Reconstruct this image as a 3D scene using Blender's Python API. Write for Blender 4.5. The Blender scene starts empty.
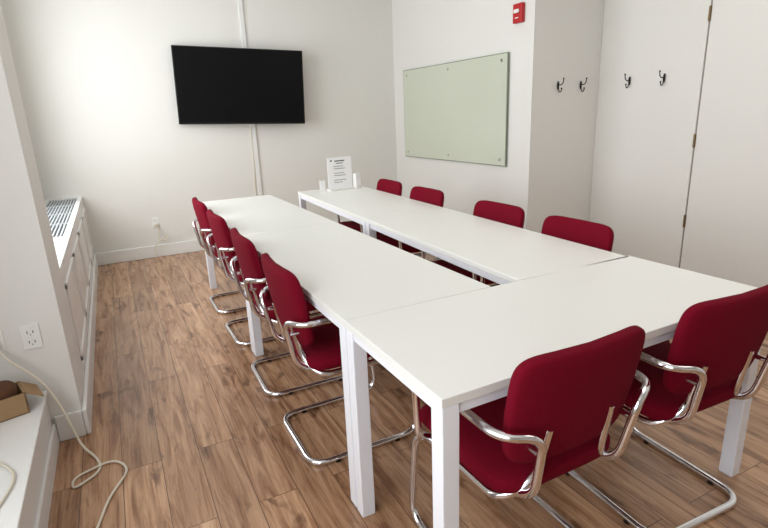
import bpy, math, random
from mathutils import Matrix, Vector
random.seed(3)
scene=bpy.context.scene
scene.view_settings.view_transform='Standard'
TH=0.74
# ---------------------------------------------------------------- materials
def srgb(r,g,b):
    f=lambda c:(c/255/12.92) if c/255<=0.04045 else ((c/255+0.055)/1.055)**2.4
    return (f(r),f(g),f(b),1)
def mat(name,col,rough=.5,metal=0,noise=0,nscale=8,bump=0,bscale=200,coat=0,spec=None):
    m=bpy.data.materials.new(name);m.use_nodes=True
    nt=m.node_tree;b=nt.nodes['Principled BSDF']
    b.inputs['Base Color'].default_value=col;b.inputs['Roughness'].default_value=rough;b.inputs['Metallic'].default_value=metal
    if spec is not None:b.inputs['Specular IOR Level'].default_value=spec
    if coat:b.inputs['Coat Weight'].default_value=coat
    tc=nt.nodes.new('ShaderNodeTexCoord')
    if noise:
        n=nt.nodes.new('ShaderNodeTexNoise');n.inputs['Scale'].default_value=nscale;n.inputs['Detail'].default_value=4
        nt.links.new(tc.outputs['Object'],n.inputs['Vector'])
        mx=nt.nodes.new('ShaderNodeMix');mx.data_type='RGBA'
        mx.inputs['A'].default_value=tuple(c*(1-noise) for c in col[:3])+(1,)
        mx.inputs['B'].default_value=tuple(min(1,c*(1+noise)) for c in col[:3])+(1,)
        nt.links.new(n.outputs['Fac'],mx.inputs['Factor']);nt.links.new(mx.outputs['Result'],b.inputs['Base Color'])
    if bump:
        n2=nt.nodes.new('ShaderNodeTexNoise');n2.inputs['Scale'].default_value=bscale
        nt.links.new(tc.outputs['Object'],n2.inputs['Vector'])
        bp=nt.nodes.new('ShaderNodeBump');bp.inputs['Strength'].default_value=bump;bp.inputs['Distance'].default_value=.002
        nt.links.new(n2.outputs['Fac'],bp.inputs['Height']);nt.links.new(bp.outputs['Normal'],b.inputs['Normal'])
    return m
M_wall=mat('wall_paint',srgb(229,228,223),.75,noise=.015,nscale=1.5,bump=.15,bscale=60)
M_trim=mat('trim_paint',srgb(234,234,231),.4,noise=.01)
M_ceil=mat('ceiling_paint',srgb(230,229,226),.9,noise=.01)
M_top=mat('white_laminate',srgb(233,233,228),.32,noise=.01,nscale=5)
M_leg=mat('white_powder_coat',srgb(238,240,246),.35,noise=.01)
M_red=mat('burgundy_fabric',srgb(110,5,29),.9,noise=.28,nscale=260,bump=.6,bscale=500,spec=.12)
M_chrome=mat('chrome',(.82,.82,.84,1),.12,1,noise=.02)
M_black=mat('black_plastic',srgb(12,12,14),.4,noise=.05,spec=.3)
M_screen=mat('tv_screen',srgb(6,6,8),.35,noise=.05,spec=.15)
M_glass=mat('glass_board_surface',srgb(205,210,193),.15,noise=.01)
M_glassedge=mat('glass_edge',srgb(130,142,122),.2,noise=.02)
M_steel=mat('brushed_steel',(.6,.58,.55,1),.3,1,noise=.05)
M_brass=mat('aged_brass',srgb(120,100,70),.4,.8,noise=.1)
M_hook=mat('dark_metal',srgb(35,32,32),.4,.6,noise=.1)
M_alarm=mat('alarm_red',srgb(185,15,25),.4,noise=.03)
M_white=mat('white_plastic',srgb(238,238,234),.4,noise=.01)
M_grey=mat('grey_grille',srgb(75,80,84),.5,noise=.05)
M_gap=mat('door_gap_shadow_paint',srgb(150,146,138),.7,noise=.05)
M_grille=mat('light_grey_metal',srgb(180,184,186),.45,noise=.03)
M_paper=mat('paper',srgb(245,245,245),.6,noise=.01)
M_ink=mat('ink',srgb(90,90,95),.7,noise=.05)
M_cord=mat('cord_white',srgb(222,214,196),.5,noise=.03)
M_card=mat('cardboard',srgb(160,130,94),.85,noise=.1,nscale=30)
M_brown=mat('dark_brown_cloth',srgb(90,58,38),.9,noise=.2,nscale=40)
# floor
def floor_mat():
    m=bpy.data.materials.new('wood_plank_floor');m.use_nodes=True
    nt=m.node_tree;N=nt.nodes.new;Lk=nt.links.new;b=nt.nodes['Principled BSDF']
    tc=N('ShaderNodeTexCoord');sep=N('ShaderNodeSeparateXYZ');Lk(tc.outputs['Object'],sep.inputs[0])
    com=N('ShaderNodeCombineXYZ');Lk(sep.outputs['Y'],com.inputs['X']);Lk(sep.outputs['X'],com.inputs['Y'])
    br=N('ShaderNodeTexBrick');Lk(com.outputs[0],br.inputs['Vector'])
    br.offset=.37;br.offset_frequency=2
    br.inputs['Scale'].default_value=1;br.inputs['Brick Width'].default_value=1.25;br.inputs['Row Height'].default_value=.15
    br.inputs['Mortar Size'].default_value=.0014;br.inputs['Mortar Smooth'].default_value=.1;br.inputs['Bias'].default_value=0
    br.inputs['Color1'].default_value=(0,0,0,1);br.inputs['Color2'].default_value=(1,1,1,1);br.inputs['Mortar'].default_value=(.5,.5,.5,1)
    sh=N('ShaderNodeVectorMath');sh.operation='SCALE';Lk(br.outputs['Color'],sh.inputs[0]);sh.inputs['Scale'].default_value=13
    ad=N('ShaderNodeVectorMath');ad.operation='ADD';Lk(com.outputs[0],ad.inputs[0]);Lk(sh.outputs[0],ad.inputs[1])
    mp=N('ShaderNodeMapping');mp.inputs['Scale'].default_value=(1.1,11,1);Lk(ad.outputs[0],mp.inputs[0])
    n1=N('ShaderNodeTexNoise');n1.inputs['Scale'].default_value=2.0;n1.inputs['Detail'].default_value=8;n1.inputs['Roughness'].default_value=.64;n1.inputs['Distortion'].default_value=1.0
    Lk(mp.outputs[0],n1.inputs['Vector'])
    cr=N('ShaderNodeValToRGB');e=cr.color_ramp.elements
    e[0].position=.27;e[0].color=srgb(116,82,58);e[1].position=.76;e[1].color=srgb(228,192,156)
    x=cr.color_ramp.elements.new(.42);x.color=srgb(170,129,97)
    x=cr.color_ramp.elements.new(.55);x.color=srgb(202,162,127)
    Lk(n1.outputs['Fac'],cr.inputs[0])
    mp3=N('ShaderNodeMapping');mp3.inputs['Scale'].default_value=(2.5,90,1);Lk(ad.outputs[0],mp3.inputs[0])
    n3=N('ShaderNodeTexNoise');n3.inputs['Scale'].default_value=1.5;n3.inputs['Detail'].default_value=3;Lk(mp3.outputs[0],n3.inputs['Vector'])
    cr4=N('ShaderNodeValToRGB');e=cr4.color_ramp.elements;e[0].position=.35;e[0].color=(.80,.77,.75,1);e[1].position=.6;e[1].color=(1,1,1,1)
    Lk(n3.outputs['Fac'],cr4.inputs[0])
    mp2=N('ShaderNodeMapping');mp2.inputs['Scale'].default_value=(3.2,9,1);Lk(ad.outputs[0],mp2.inputs[0])
    n2=N('ShaderNodeTexNoise');n2.inputs['Scale'].default_value=1.7;n2.inputs['Detail'].default_value=5;n2.inputs['Distortion'].default_value=.5;Lk(mp2.outputs[0],n2.inputs['Vector'])
    cr2=N('ShaderNodeValToRGB');e=cr2.color_ramp.elements;e[0].position=.30;e[0].color=(.30,.24,.21,1);e[1].position=.42;e[1].color=(1,1,1,1)
    Lk(n2.outputs['Fac'],cr2.inputs[0])
    def mulf(a,b_,fac):
        k=N('ShaderNodeMix');k.data_type='RGBA';k.blend_type='MULTIPLY';k.inputs['Factor'].default_value=fac
        Lk(a,k.inputs['A']);Lk(b_,k.inputs['B']);return k.outputs['Result']
    c_=mulf(cr.outputs[0],cr2.outputs[0],.8);c_=mulf(c_,cr4.outputs[0],.9)
    cr3=N('ShaderNodeValToRGB');e=cr3.color_ramp.elements;e[0].color=(.68,.64,.62,1);e[1].color=(1.0,.97,.94,1)
    Lk(br.outputs['Color'],cr3.inputs[0]);c_=mulf(c_,cr3.outputs[0],1)
    mu3=N('ShaderNodeMix');mu3.data_type='RGBA';Lk(br.outputs['Fac'],mu3.inputs['Factor'])
    Lk(c_,mu3.inputs['A']);mu3.inputs['B'].default_value=srgb(84,62,47)
    Lk(mu3.outputs['Result'],b.inputs['Base Color'])
    b.inputs['Roughness'].default_value=.26
    bp=N('ShaderNodeBump');bp.inputs['Strength'].default_value=.15;bp.inputs['Distance'].default_value=.002
    Lk(n1.outputs['Fac'],bp.inputs['Height']);Lk(bp.outputs['Normal'],b.inputs['Normal'])
    return m
M_floor=floor_mat()
# ---------------------------------------------------------------- helpers
def link(o,parent=None):
    scene.collection.objects.link(o)
    if parent:o.parent=parent
    return o
def empty(name,loc=(0,0,0),rot=(0,0,0)):
    o=bpy.data.objects.new(name,None);o.location=loc;o.rotation_euler=rot;o.empty_display_size=.1
    return link(o)
def boxmesh(name,boxes,material,bevel=0):
    vs=[];fs=[]
    for (a,b) in boxes:
        i=len(vs)
        x0,y0,z0=[min(a[k],b[k]) for k in range(3)];x1,y1,z1=[max(a[k],b[k]) for k in range(3)]
        vs+=[(x0,y0,z0),(x1,y0,z0),(x1,y1,z0),(x0,y1,z0),(x0,y0,z1),(x1,y0,z1),(x1,y1,z1),(x0,y1,z1)]
        fs+=[tuple(i+k for k in f) for f in ((3,2,1,0),(4,5,6,7),(0,1,5,4),(1,2,6,5),(2,3,7,6),(3,0,4,7))]
    me=bpy.data.meshes.new(name);me.from_pydata(vs,[],fs);me.materials.append(material)
    o=bpy.data.objects.new(name,me)
    if bevel:
        md=o.modifiers.new('bevel','BEVEL');md.width=bevel;md.segments=2;md.limit_method='ANGLE'
    return o
def box(name,a,b,material,parent=None,bevel=0):
    return link(boxmesh(name,[(a,b)],material,bevel),parent)
def boxes(name,bs,material,parent=None,bevel=0):
    return link(boxmesh(name,bs,material,bevel),parent)
def roundpath(P,r,n=6,closed=False):
    P=[Vector(p) for p in P];out=[]
    for i,p in enumerate(P):
        rr=r[i] if isinstance(r,(list,tuple)) else r
        if (not closed and i in(0,len(P)-1)) or rr==0: out.append(p);continue
        a=P[i-1]-p;b=P[(i+1)%len(P)]-p
        d=min(rr,a.length*.49,b.length*.49);a.normalize();b.normalize()
        s=p+a*d;e=p+b*d
        for k in range(n+1):
            t=k/n;out.append(s*(1-t)**2+p*2*t*(1-t)+e*t*t)
    return out
def tubemesh(name,paths,rad,material,res=5):
    cu=bpy.data.curves.new(name,'CURVE');cu.dimensions='3D';cu.bevel_depth=rad;cu.bevel_resolution=res;cu.use_fill_caps=True
    for pts,cyc in paths:
        sp=cu.splines.new('POLY');sp.points.add(len(pts)-1)
        for i,p in enumerate(pts):sp.points[i].co=(p[0],p[1],p[2],1)
        sp.use_cyclic_u=cyc
    o=bpy.data.objects.new(name+'_c',cu);scene.collection.objects.link(o)
    dg=bpy.context.evaluated_depsgraph_get();me=bpy.data.meshes.new_from_object(o.evaluated_get(dg))
    bpy.data.objects.remove(o);bpy.data.curves.remove(cu)
    me.name=name;me.materials.clear();me.materials.append(material)
    for p in me.polygons:p.use_smooth=True
    return me
def tube(name,pts,rad,material,parent=None,cyc=False,res=5):
    return link(bpy.data.objects.new(name,tubemesh(name,[(pts,cyc)],rad,material,res)),parent)
def cyl(name,p0,p1,rad,material,parent=None):
    return tube(name,[Vector(p0),Vector(p1)],rad,material,parent,res=6)
def superq(name,w,h,t,e_out,e_prof,material,fn=None,nu=64,nv=24):
    sg=lambda c,e:math.copysign(abs(c)**e,c)
    vs=[];fs=[]
    for j in range(1,nv):
        v=-math.pi/2+math.pi*j/nv
        for i in range(nu):
            u=2*math.pi*i/nu
            r=sg(math.cos(v),e_prof)
            vs.append((w/2*r*sg(math.cos(u),e_out),t/2*sg(math.sin(v),e_prof),h/2*r*sg(math.sin(u),e_out)))
    a=len(vs);vs.append((0,-t/2,0));vs.append((0,t/2,0))
    for j in range(nv-2):
        for i in range(nu):
            k=(i+1)%nu;fs.append((j*nu+i,(j+1)*nu+i,(j+1)*nu+k,j*nu+k))
    for i in range(nu):
        k=(i+1)%nu;fs.append((a,i,k));fs.append((a+1,(nv-2)*nu+k,(nv-2)*nu+i))
    if fn:vs=[fn(*v) for v in vs]
    me=bpy.data.meshes.new(name);me.from_pydata(vs,[],fs);me.materials.append(material)
    for p in me.polygons:p.use_smooth=True
    me.update()
    return me
# ---------------------------------------------------------------- room
XR=2.65;XR2=3.45;YT=5.02;YO=2.616;XL=-.89;YP=1.65;CH=2.85;YB=-4.2;XW=-1.22
box('floor',(-1.7,YB,-.1),(XR2+.2,YT+.2,0),M_floor)
box('ceiling',(-1.7,YB-.2,CH),(XR2+.2,YT+.2,CH+.1),M_ceil)
box('wall_tv',(-1.7,YT,0),(XR+.2,YT+.15,CH),M_wall)
box('wall_right',(XR,YO,0),(XR2+.2,YT,CH),M_wall)
box('wall_door',(XR2,YB,0),(XR2+.15,YO,CH),M_wall)
box('wall_back',(-1.7,YB-.15,0),(XR2+.2,YB,CH),M_wall)
box('wall_pier',(-1.7,1.65,0),(XL,2.0,CH),M_wall)
boxes('wall_left',[((XW-.2,2.0,0),(XW,YT,.85)),((XW-.2,2.0,2.55),(XW,YT,CH)),((XW-.2,4.4,.85),(XW,YT,2.55)),((XW-.2,2.0,.85),(XW,2.15,2.55)),
    ((-1.7,YB,0),(-1.5,1.65,.55)),((-1.7,YB,2.55),(-1.5,1.65,CH)),((-1.7,.8,.55),(-1.5,1.65,2.55)),((-1.7,YB,.55),(-1.5,-2.0,2.55))],M_wall)
def window(name,x,y0,y1,z0,z1):
    e=empty(name)
    w=.05;b=[((x-.1,y0,z0),(x-.05,y0+w,z1)),((x-.1,y1-w,z0),(x-.05,y1,z1)),((x-.1,y0,z0),(x-.05,y1,z0+w)),((x-.1,y0,z1-w),(x-.05,y1,z1)),
       ((x-.1,y0,(z0+z1)/2-.02),(x-.05,y1,(z0+z1)/2+.02)),((x-.1,(y0+y1)/2-.03,z0),(x-.05,(y0+y1)/2+.03,z1))]
    boxes('frame',b,M_trim,e)
window('window_1',XW,2.15,4.4,.85,2.55)
window('window_2',-1.5,-2.0,.8,.55,2.55)
boxes('trim_2',[((XW+.0005,4.4,.72),(XW+.02,4.5,2.62)),((XW+.0005,2.06,2.55),(XW+.02,4.5,2.64))],M_trim,None,.004)
def bb(name,a,b):
    boxes(name,[(a,b)],M_trim,None,.006)
bb('baseboard_tv',(XL+.002,YT-.018,0),(XR-.002,YT-.0005,.13))
bb('baseboard_right',(XR-.018,YO,0),(XR-.0005,YT-.02,.13))
bb('baseboard_return',(XR,YO-.018,0),(XR2-.02,YO-.0005,.13))
bb('baseboard_left',(XL+.0005,1.632,0),(XL+.02,YT-.02,.13))
bb('baseboard_pier',(-.998,1.63,0),(XL,1.6495,.13))
# radiator cover
rc=empty('radiator_cover')
CX=XW+.022;GA,GB=2.9,4.9
boxes('cabinet',[((CX,2.002,.0),(XL-.012,YT-.002,.69)),((CX,2.002,.69),(XL,GA,.715)),((CX,GB,.69),(XL,YT-.002,.715)),((-.93,GA,.69),(XL,GB,.715)),((CX,GA,.69),(-1.16,GB,.715))],M_trim,rc,.003)
pb=[]
y=2.05
for k in range(4):
    a=y;b=y+.66;z0=.2;z1=.62;w=.03
    x0=XL-.012;x1=XL+.01
    pb+=[((x0,a,z0),(x1,b,z0+w)),((x0,a,z1-w),(x1,b,z1)),((x0,a,z0),(x1,a+w,z1)),((x0,b-w,z0),(x1,b,z1))]
    y+=.74
boxes('panel_moulding',pb,M_trim,rc,.004)
box('front_skin',(XL-.012,2.002,.0),(XL,YT-.002,.69),M_trim,rc)
boxes('grille_base',[((-1.16,GA,.70),(-.93,GB,.704))],M_grey,rc)
sl=[]
for i in range(10):
    xx=-1.155+i*.0228;sl.append(((xx,GA,.704),(xx+.010,GB,.716)))
for yy in (3.4,3.9,4.4):sl.append(((-1.16,yy,.704),(-.93,yy+.02,.7165)))
boxes('grille_slats',sl,M_grille,rc)
# low window ledge
wl=empty('window_ledge')
box('ledge_box',(-1.498,YB+.002,0),(-1.012,1.648,.24),M_trim,wl)
box('ledge_top',(-1.498,YB+.002,.24),(-1.0,1.648,.262),M_trim,wl,.004)
box('ledge_baseboard',(-1.012,YB+.002,0),(-.9985,1.63,.1),M_trim,wl,.003)
# doors
d=empty('door_1')
box('leaf',(XR2-.012,.72,.01),(XR2-.0005,1.655,CH-.01),M_wall,d,.002)
for z in (.45,1.08,1.98):
    cyl('hinge_%d'%int(z*100),(XR2-.018,1.662,z-.05),(XR2-.018,1.662,z+.05),.009,M_brass,d)
    box('hinge_leaf_%d'%int(z*100),(XR2-.004,1.664,z-.045),(XR2-.0005,1.69,z+.045),M_brass,d)
box('gap',(XR2-.003,1.656,.0),(XR2-.0004,1.668,CH-.002),M_gap,d)
box('trim_1',(XR2-.014,1.668,0),(XR2-.0005,YO-.001,CH-.002),M_wall,None,.002)
# wall raceway under TV
rw=empty('cable_raceway')
box('channel',(.84,YT-.02,0.13),(.885,YT-.0005,CH-.001),M_trim,rw,.003)
tube('cable',roundpath([(.825,YT-.03,1.3),(.83,YT-.012,1.0),(.81,YT-.012,.6),(.83,YT-.012,.3)],.1),.006,M_cord,rw)
def outlet(name,c):
    e=empty(name,c)
    box('plate',(-.035,-.006,-.055),(.035,-.0005,.055),M_white,e,.002)
    for dz in(-.022,.022):
        boxes('socket',[((-.012,-.0075,dz-.006),(-.009,-.006,dz+.006)),((.009,-.0075,dz-.006),(.012,-.006,dz+.006)),((-.002,-.0075,dz-.014),(.002,-.006,dz-.010))],M_ink,e)
    return e
outlet('wall_outlet',(-.27,YT,.37))
outlet('wall_outlet',(-1.01,YP,.52))
outlet('wall_outlet',(-1.14,YP,.52))
pc=empty('power_cord')
tube('cord',roundpath([(-.27,YT-.02,.35),(-.25,YT-.05,.3),(-.27,YT-.04,.2),(-.2,YT-.06,.17),(-.17,YT-.05,.25),(-.33,YT-.06,.12),(-.3,YT-.06,.02)],.05),.005,M_cord,pc)
box('plug',(-.285,YT-.04,.335),(-.255,YT-.0075,.362),M_cord,pc,.003)
# ---------------------------------------------------------------- TV
tv=empty('television',(.762,4.90,1.705),(0,math.radians(2.2),math.radians(-6)))
W_,H_=1.31,.755
box('casing',(-W_/2,-.02,-H_/2),(W_/2,.02,H_/2),M_black,tv,.006)
box('screen',(-W_/2+.012,-.022,-H_/2+.02),(W_/2-.012,-.0195,H_/2-.012),M_screen,tv)
box('rear_housing',(-.35,.02,-.25),(.35,.045,.2),M_black,tv,.01)
box('wall_mount',(-.05,.045,-.1),(.05,.1,.1),M_black,tv)
# ---------------------------------------------------------------- glass board
gb=empty('glass_whiteboard')
gy0,gy1,gz0,gz1=2.90,4.75,.863,1.848
box('glass_core',(XR-.026,gy0,gz0),(XR-.018,gy1,gz1),M_glassedge,gb,.001)
box('glass_face',(XR-.0275,gy0+.008,gz0+.008),(XR-.0255,gy1-.008,gz1-.008),M_glass,gb)
for yy in(gy0+.08,(gy0+gy1)/2,gy1-.08):
    for zz in(gz0+.06,gz1-.06):
        cyl('standoff',(XR-.034,yy,zz),(XR-.0005,yy,zz),.013,M_steel,gb)
# ---------------------------------------------------------------- fire alarm
fa=empty('fire_alarm')
box('housing',(XR-.04,2.73,2.06),(XR-.0005,2.84,2.21),M_alarm,fa,.008)
box('strobe',(XR-.055,2.755,2.135),(XR-.039,2.815,2.165),M_white,fa,.006)
box('label',(XR-.043,2.765,2.095),(XR-.0395,2.805,2.102),M_white,fa)
# ---------------------------------------------------------------- hooks
def hook(loc,rz):
    e=empty('coat_hook',loc,(0,0,rz))
    o=link(bpy.data.objects.new('plate',superq('plate',.022,.07,.008,.8,.6,M_hook)),e);o.location=(0,-.0045,0)
    tube('upper_hook',roundpath([(0,-.006,.01),(0,-.035,.0),(0,-.06,.015),(0,-.065,.05)],.03),.004,M_hook,e)
    tube('lower_hook',roundpath([(0,-.006,-.015),(0,-.02,-.055),(0,-.04,-.055),(0,-.045,-.03)],.02),.004,M_hook,e)
    for p in((0,-.065,.052),(0,-.045,-.028)):
        b=link(bpy.data.objects.new('ball',superq('ball',.014,.014,.014,1,1,M_hook,nu=16,nv=10)),e);b.location=p
hook((2.94,YO,1.55),0);hook((3.21,YO,1.55),0)
hook((XR2-.014,2.29,1.56),-math.pi/2);hook((XR2-.014,1.97,1.56),-math.pi/2)
# ---------------------------------------------------------------- tables
def table(x,y,rz,w,l):
    e=empty('conference_table',(x,y,0),(0,0,rz))
    g=.0015
    box('tabletop',(g,g,TH-.025),(w-g,l-g,TH),M_top,e,.002)
    s=.05;q=.004
    for i,(a,b) in enumerate(((q,q),(w-q-s,q),(q,l-q-s),(w-q-s,l-q-s))):
        box('leg_%d'%(i+1),(a,b,0),(a+s,b+s,TH-.0255),M_leg,e,.003)
    r=.012;h0=TH-.058;h1=TH-.0255
    boxes('frame',[((s+q,r,h0),(w-s-q,r+.025,h1)),((s+q,l-r-.025,h0),(w-s-q,l-r,h1)),((r,s+q,h0),(r+.025,l-s-q,h1)),((w-r-.025,s+q,h0),(w-r,l-s-q,h1))],M_leg,e,.002)
D=.5733;W=1.36;L=1.504;w=.6047
table(0,0,0,W,D)
tl=-.0029;trr=.0358
for k in(0,1):
    table(0+k*L*math.sin(tl),D+k*L*math.cos(tl),-tl,w,L)
    table(.7394+k*L*math.sin(trr),D+.003+k*L*math.cos(trr),-trr,w,L)
# ---------------------------------------------------------------- chairs
HW=.215
ME_back=superq('backrest',.44,.325,.052,.30,.5,M_red,lambda x,y,z:(x*(1-.07*max(0,-z/.16)),y+.5*x*x,z))
ME_seat=superq('seat',.45,.46,.085,.35,.6,M_red,lambda x,y,z:(x,-z,y*1.0) )
for v in ME_seat.vertices:
    if v.co.y>.1: v.co.z-=1.8*(v.co.y-.1)**2
r_=.0125;zf=r_
side=lambda s:[(s*HW,-.26,zf),(s*HW,.25,zf),(s*HW,.20,.40),(s*HW*.93,-.19,.395),(s*HW*.55,-.23,.45),(s*HW*.5,-.262,.62)]
pL=roundpath(list(reversed(side(-1)))+side(1),[0,.05,.06,.09,.09,.08,.08,.09,.09,.06,.05,0],8)
ME_frame=tubemesh('frame',[(pL,False)],r_,M_chrome)
arms=[]
for s in(-1,1):
    arms.append((roundpath([(s*.19,.12,.40),(s*.255,.12,.42),(s*.26,.13,.645),(s*.262,-.262,.645),(s*.165,-.305,.64),(s*.15,-.265,.43),(s*.16,-.14,.395)],[0,.03,.07,.06,.07,.06,0],8),False))
ME_arms=tubemesh('armrest',arms,.0115,M_chrome)
ME_bolt=tubemesh('bracket',[([Vector((s*.16,-.25,.58)),Vector((s*.16,-.293,.58))],False) for s in(-1,1)]+[([Vector((-.2,.0,.395)),Vector((.2,.0,.395))],False)],.008,M_chrome)
ME_foot=tubemesh('glide',[([Vector((s*HW,yy,.002)),Vector((s*HW,yy,.012))],False) for s in(-1,1) for yy in(-.15,.13)],.016,M_black)
def chair(x,y,deg,dz=0):
    e=empty('cantilever_armchair',(x,y,0),(0,0,math.radians(deg)))
    for n,me in(('frame',ME_frame),('armrests',ME_arms),('brackets',ME_bolt),('glides',ME_foot)):
        link(bpy.data.objects.new(n,me),e)
    s=link(bpy.data.objects.new('seat',ME_seat),e);s.location=(0,.0,.45);s.rotation_euler=(math.radians(3),0,0)
    b=link(bpy.data.objects.new('backrest',ME_back),e);b.location=(0,-.258,.67);b.rotation_euler=(math.radians(10),0,0)
for yy,a in((1.08,-90),(1.71,-91),(2.43,-89),(3.08,-90)): chair(.20,yy,a)
for xx,yy,a in((1.165,.93,90),(1.185,1.55,91),(1.205,2.40,90),(1.225,3.04,88)): chair(xx,yy,a)
chair(.37,.185,0);chair(1.01,.185,-3)
# ---------------------------------------------------------------- sign
sg=empty('sign_holder',(1.20,3.43,TH),(0,0,math.radians(6)))
box('sheet',(-.12,-.002,.012),(.12,.002,.285),M_paper,sg);
box('base',(-.12,-.04,0.0005),(.12,.04,.01),M_white,sg,.002)
ln=[((-.05,-.0032,.248),(.05,-.002,.258)),((-.035,-.0032,.230),(.035,-.002,.236))]
for i in range(9):
    if i%3==2:continue
    z=.205-i*.02;ln.append(((-.06,-.0032,z),(.02+random.random()*.06,-.002,z+.004)))
ln.append(((-.09,-.0032,.25),(-.075,-.002,.265)))
boxes('text_lines',ln,M_ink,sg)
bx=empty('card_box',(1.36,3.42,TH),(0,0,.3))
box('body',(-.03,-.02,.0005),(.03,.02,.13),M_white,bx,.002);box('print',(-.02,-.0215,.03),(.02,-.0201,.09),M_paper,bx)
bx=empty('small_card',(1.04,3.46,TH),(0,0,.1))
box('card',(-.025,-.002,.0005),(.025,.002,.09),M_paper,bx);box('foot',(-.025,-.012,.0004),(.025,.012,.004),M_white,bx)
# ---------------------------------------------------------------- left clutter
cb=empty('cardboard_box',(-1.15,1.50,.262),(0,0,.3))
boxes('walls',[((-.09,-.07,.001),(.09,-.064,.09)),((-.09,.064,.001),(.09,.07,.09)),((-.09,-.07,.001),(-.084,.07,.09)),((.084,-.07,.001),(.09,.07,.09)),((-.09,-.07,.001),(.09,.07,.006))],M_card,cb)
fl=box('flap',(0,-.07,0),(.07,.07,.004),M_card,cb);fl.location=(.09,0,.088);fl.rotation_euler=(0,math.radians(35),0)
o=link(bpy.data.objects.new('cloth',superq('cloth',.15,.10,.11,.7,.9,M_brown)),cb);o.location=(0,0,.09)
wc=empty('extension_cord')
tube('cord',roundpath([(-1.14,1.62,.52),(-1.10,1.6,.45),(-1.0,1.58,.34),(-.95,1.57,.2),(-.9,1.5,.02),(-.85,1.42,.006),(-.82,1.3,.006),(-.93,1.22,.006),(-.93,1.3,.006),(-.78,1.36,.006),(-.72,1.25,.006),(-.8,1.1,.006),(-.85,.9,.006),(-.97,.7,.006)],.06,6),.005,M_cord,wc)
box('plug',(-1.155,1.6,.508),(-1.125,1.6425,.534),M_white,wc,.003)
w2=empty('charger_cable')
tube('cord',roundpath([(-1.3,1.2,.268),(-1.2,1.22,.268),(-1.1,1.12,.268),(-1.03,1.0,.268),(-1.06,.85,.268),(-1.12,.7,.268)],.08,6),.0045,M_cord,w2)
box('adapter',(-1.14,.62,.263),(-1.09,.7,.29),M_black,w2,.004)
# ---------------------------------------------------------------- lights
def area(name,loc,rot,sx,sy,power,col):
    l=bpy.data.lights.new(name,'AREA');l.shape='RECTANGLE';l.size=sx;l.size_y=sy;l.energy=power;l.color=col
    o=bpy.data.objects.new(name,l);o.location=loc;o.rotation_euler=rot;return link(o)
area('daylight_window_1',(XW-.12,3.27,1.7),(0,-math.pi/2,0),1.7,2.25,76,(.97,.99,1))
area('daylight_window_2',(-1.62,-.6,1.55),(0,-math.pi/2,0),2.0,2.8,58,(.98,.99,1))
area('added_ceiling_fill',(2.0,.2,CH-.02),(0,0,0),1.6,2.4,20,(1,.97,.93))  # added fill lamp brightening the right walls, no known ceiling fixture
wd=bpy.data.worlds.new('world');scene.world=wd;wd.use_nodes=True
wd.node_tree.nodes['Background'].inputs[0].default_value=(.8,.88,1,1);wd.node_tree.nodes['Background'].inputs[1].default_value=1.0
# ---------------------------------------------------------------- camera
yaw,pitch,roll,f=0.4684,0.2818,-0.0414,520.53
fw=Vector((math.sin(yaw)*math.cos(pitch),math.cos(yaw)*math.cos(pitch),-math.sin(pitch)))
r=Vector((math.cos(yaw),-math.sin(yaw),0));u=r.cross(fw)
c,s=math.cos(roll),math.sin(roll)
cx=c*r+s*u;cy=-s*r+c*u;cz=-fw
cam=bpy.data.cameras.new('camera');cam.sensor_width=36;cam.lens=f*36/768;cam.clip_start=.02
co=bpy.data.objects.new('camera',cam);link(co)
co.matrix_world=Matrix(((cx.x,cy.x,cz.x,-.5862),(cx.y,cy.y,cz.y,-.8942),(cx.z,cy.z,cz.z,.6399+TH),(0,0,0,1)))
scene.camera=co
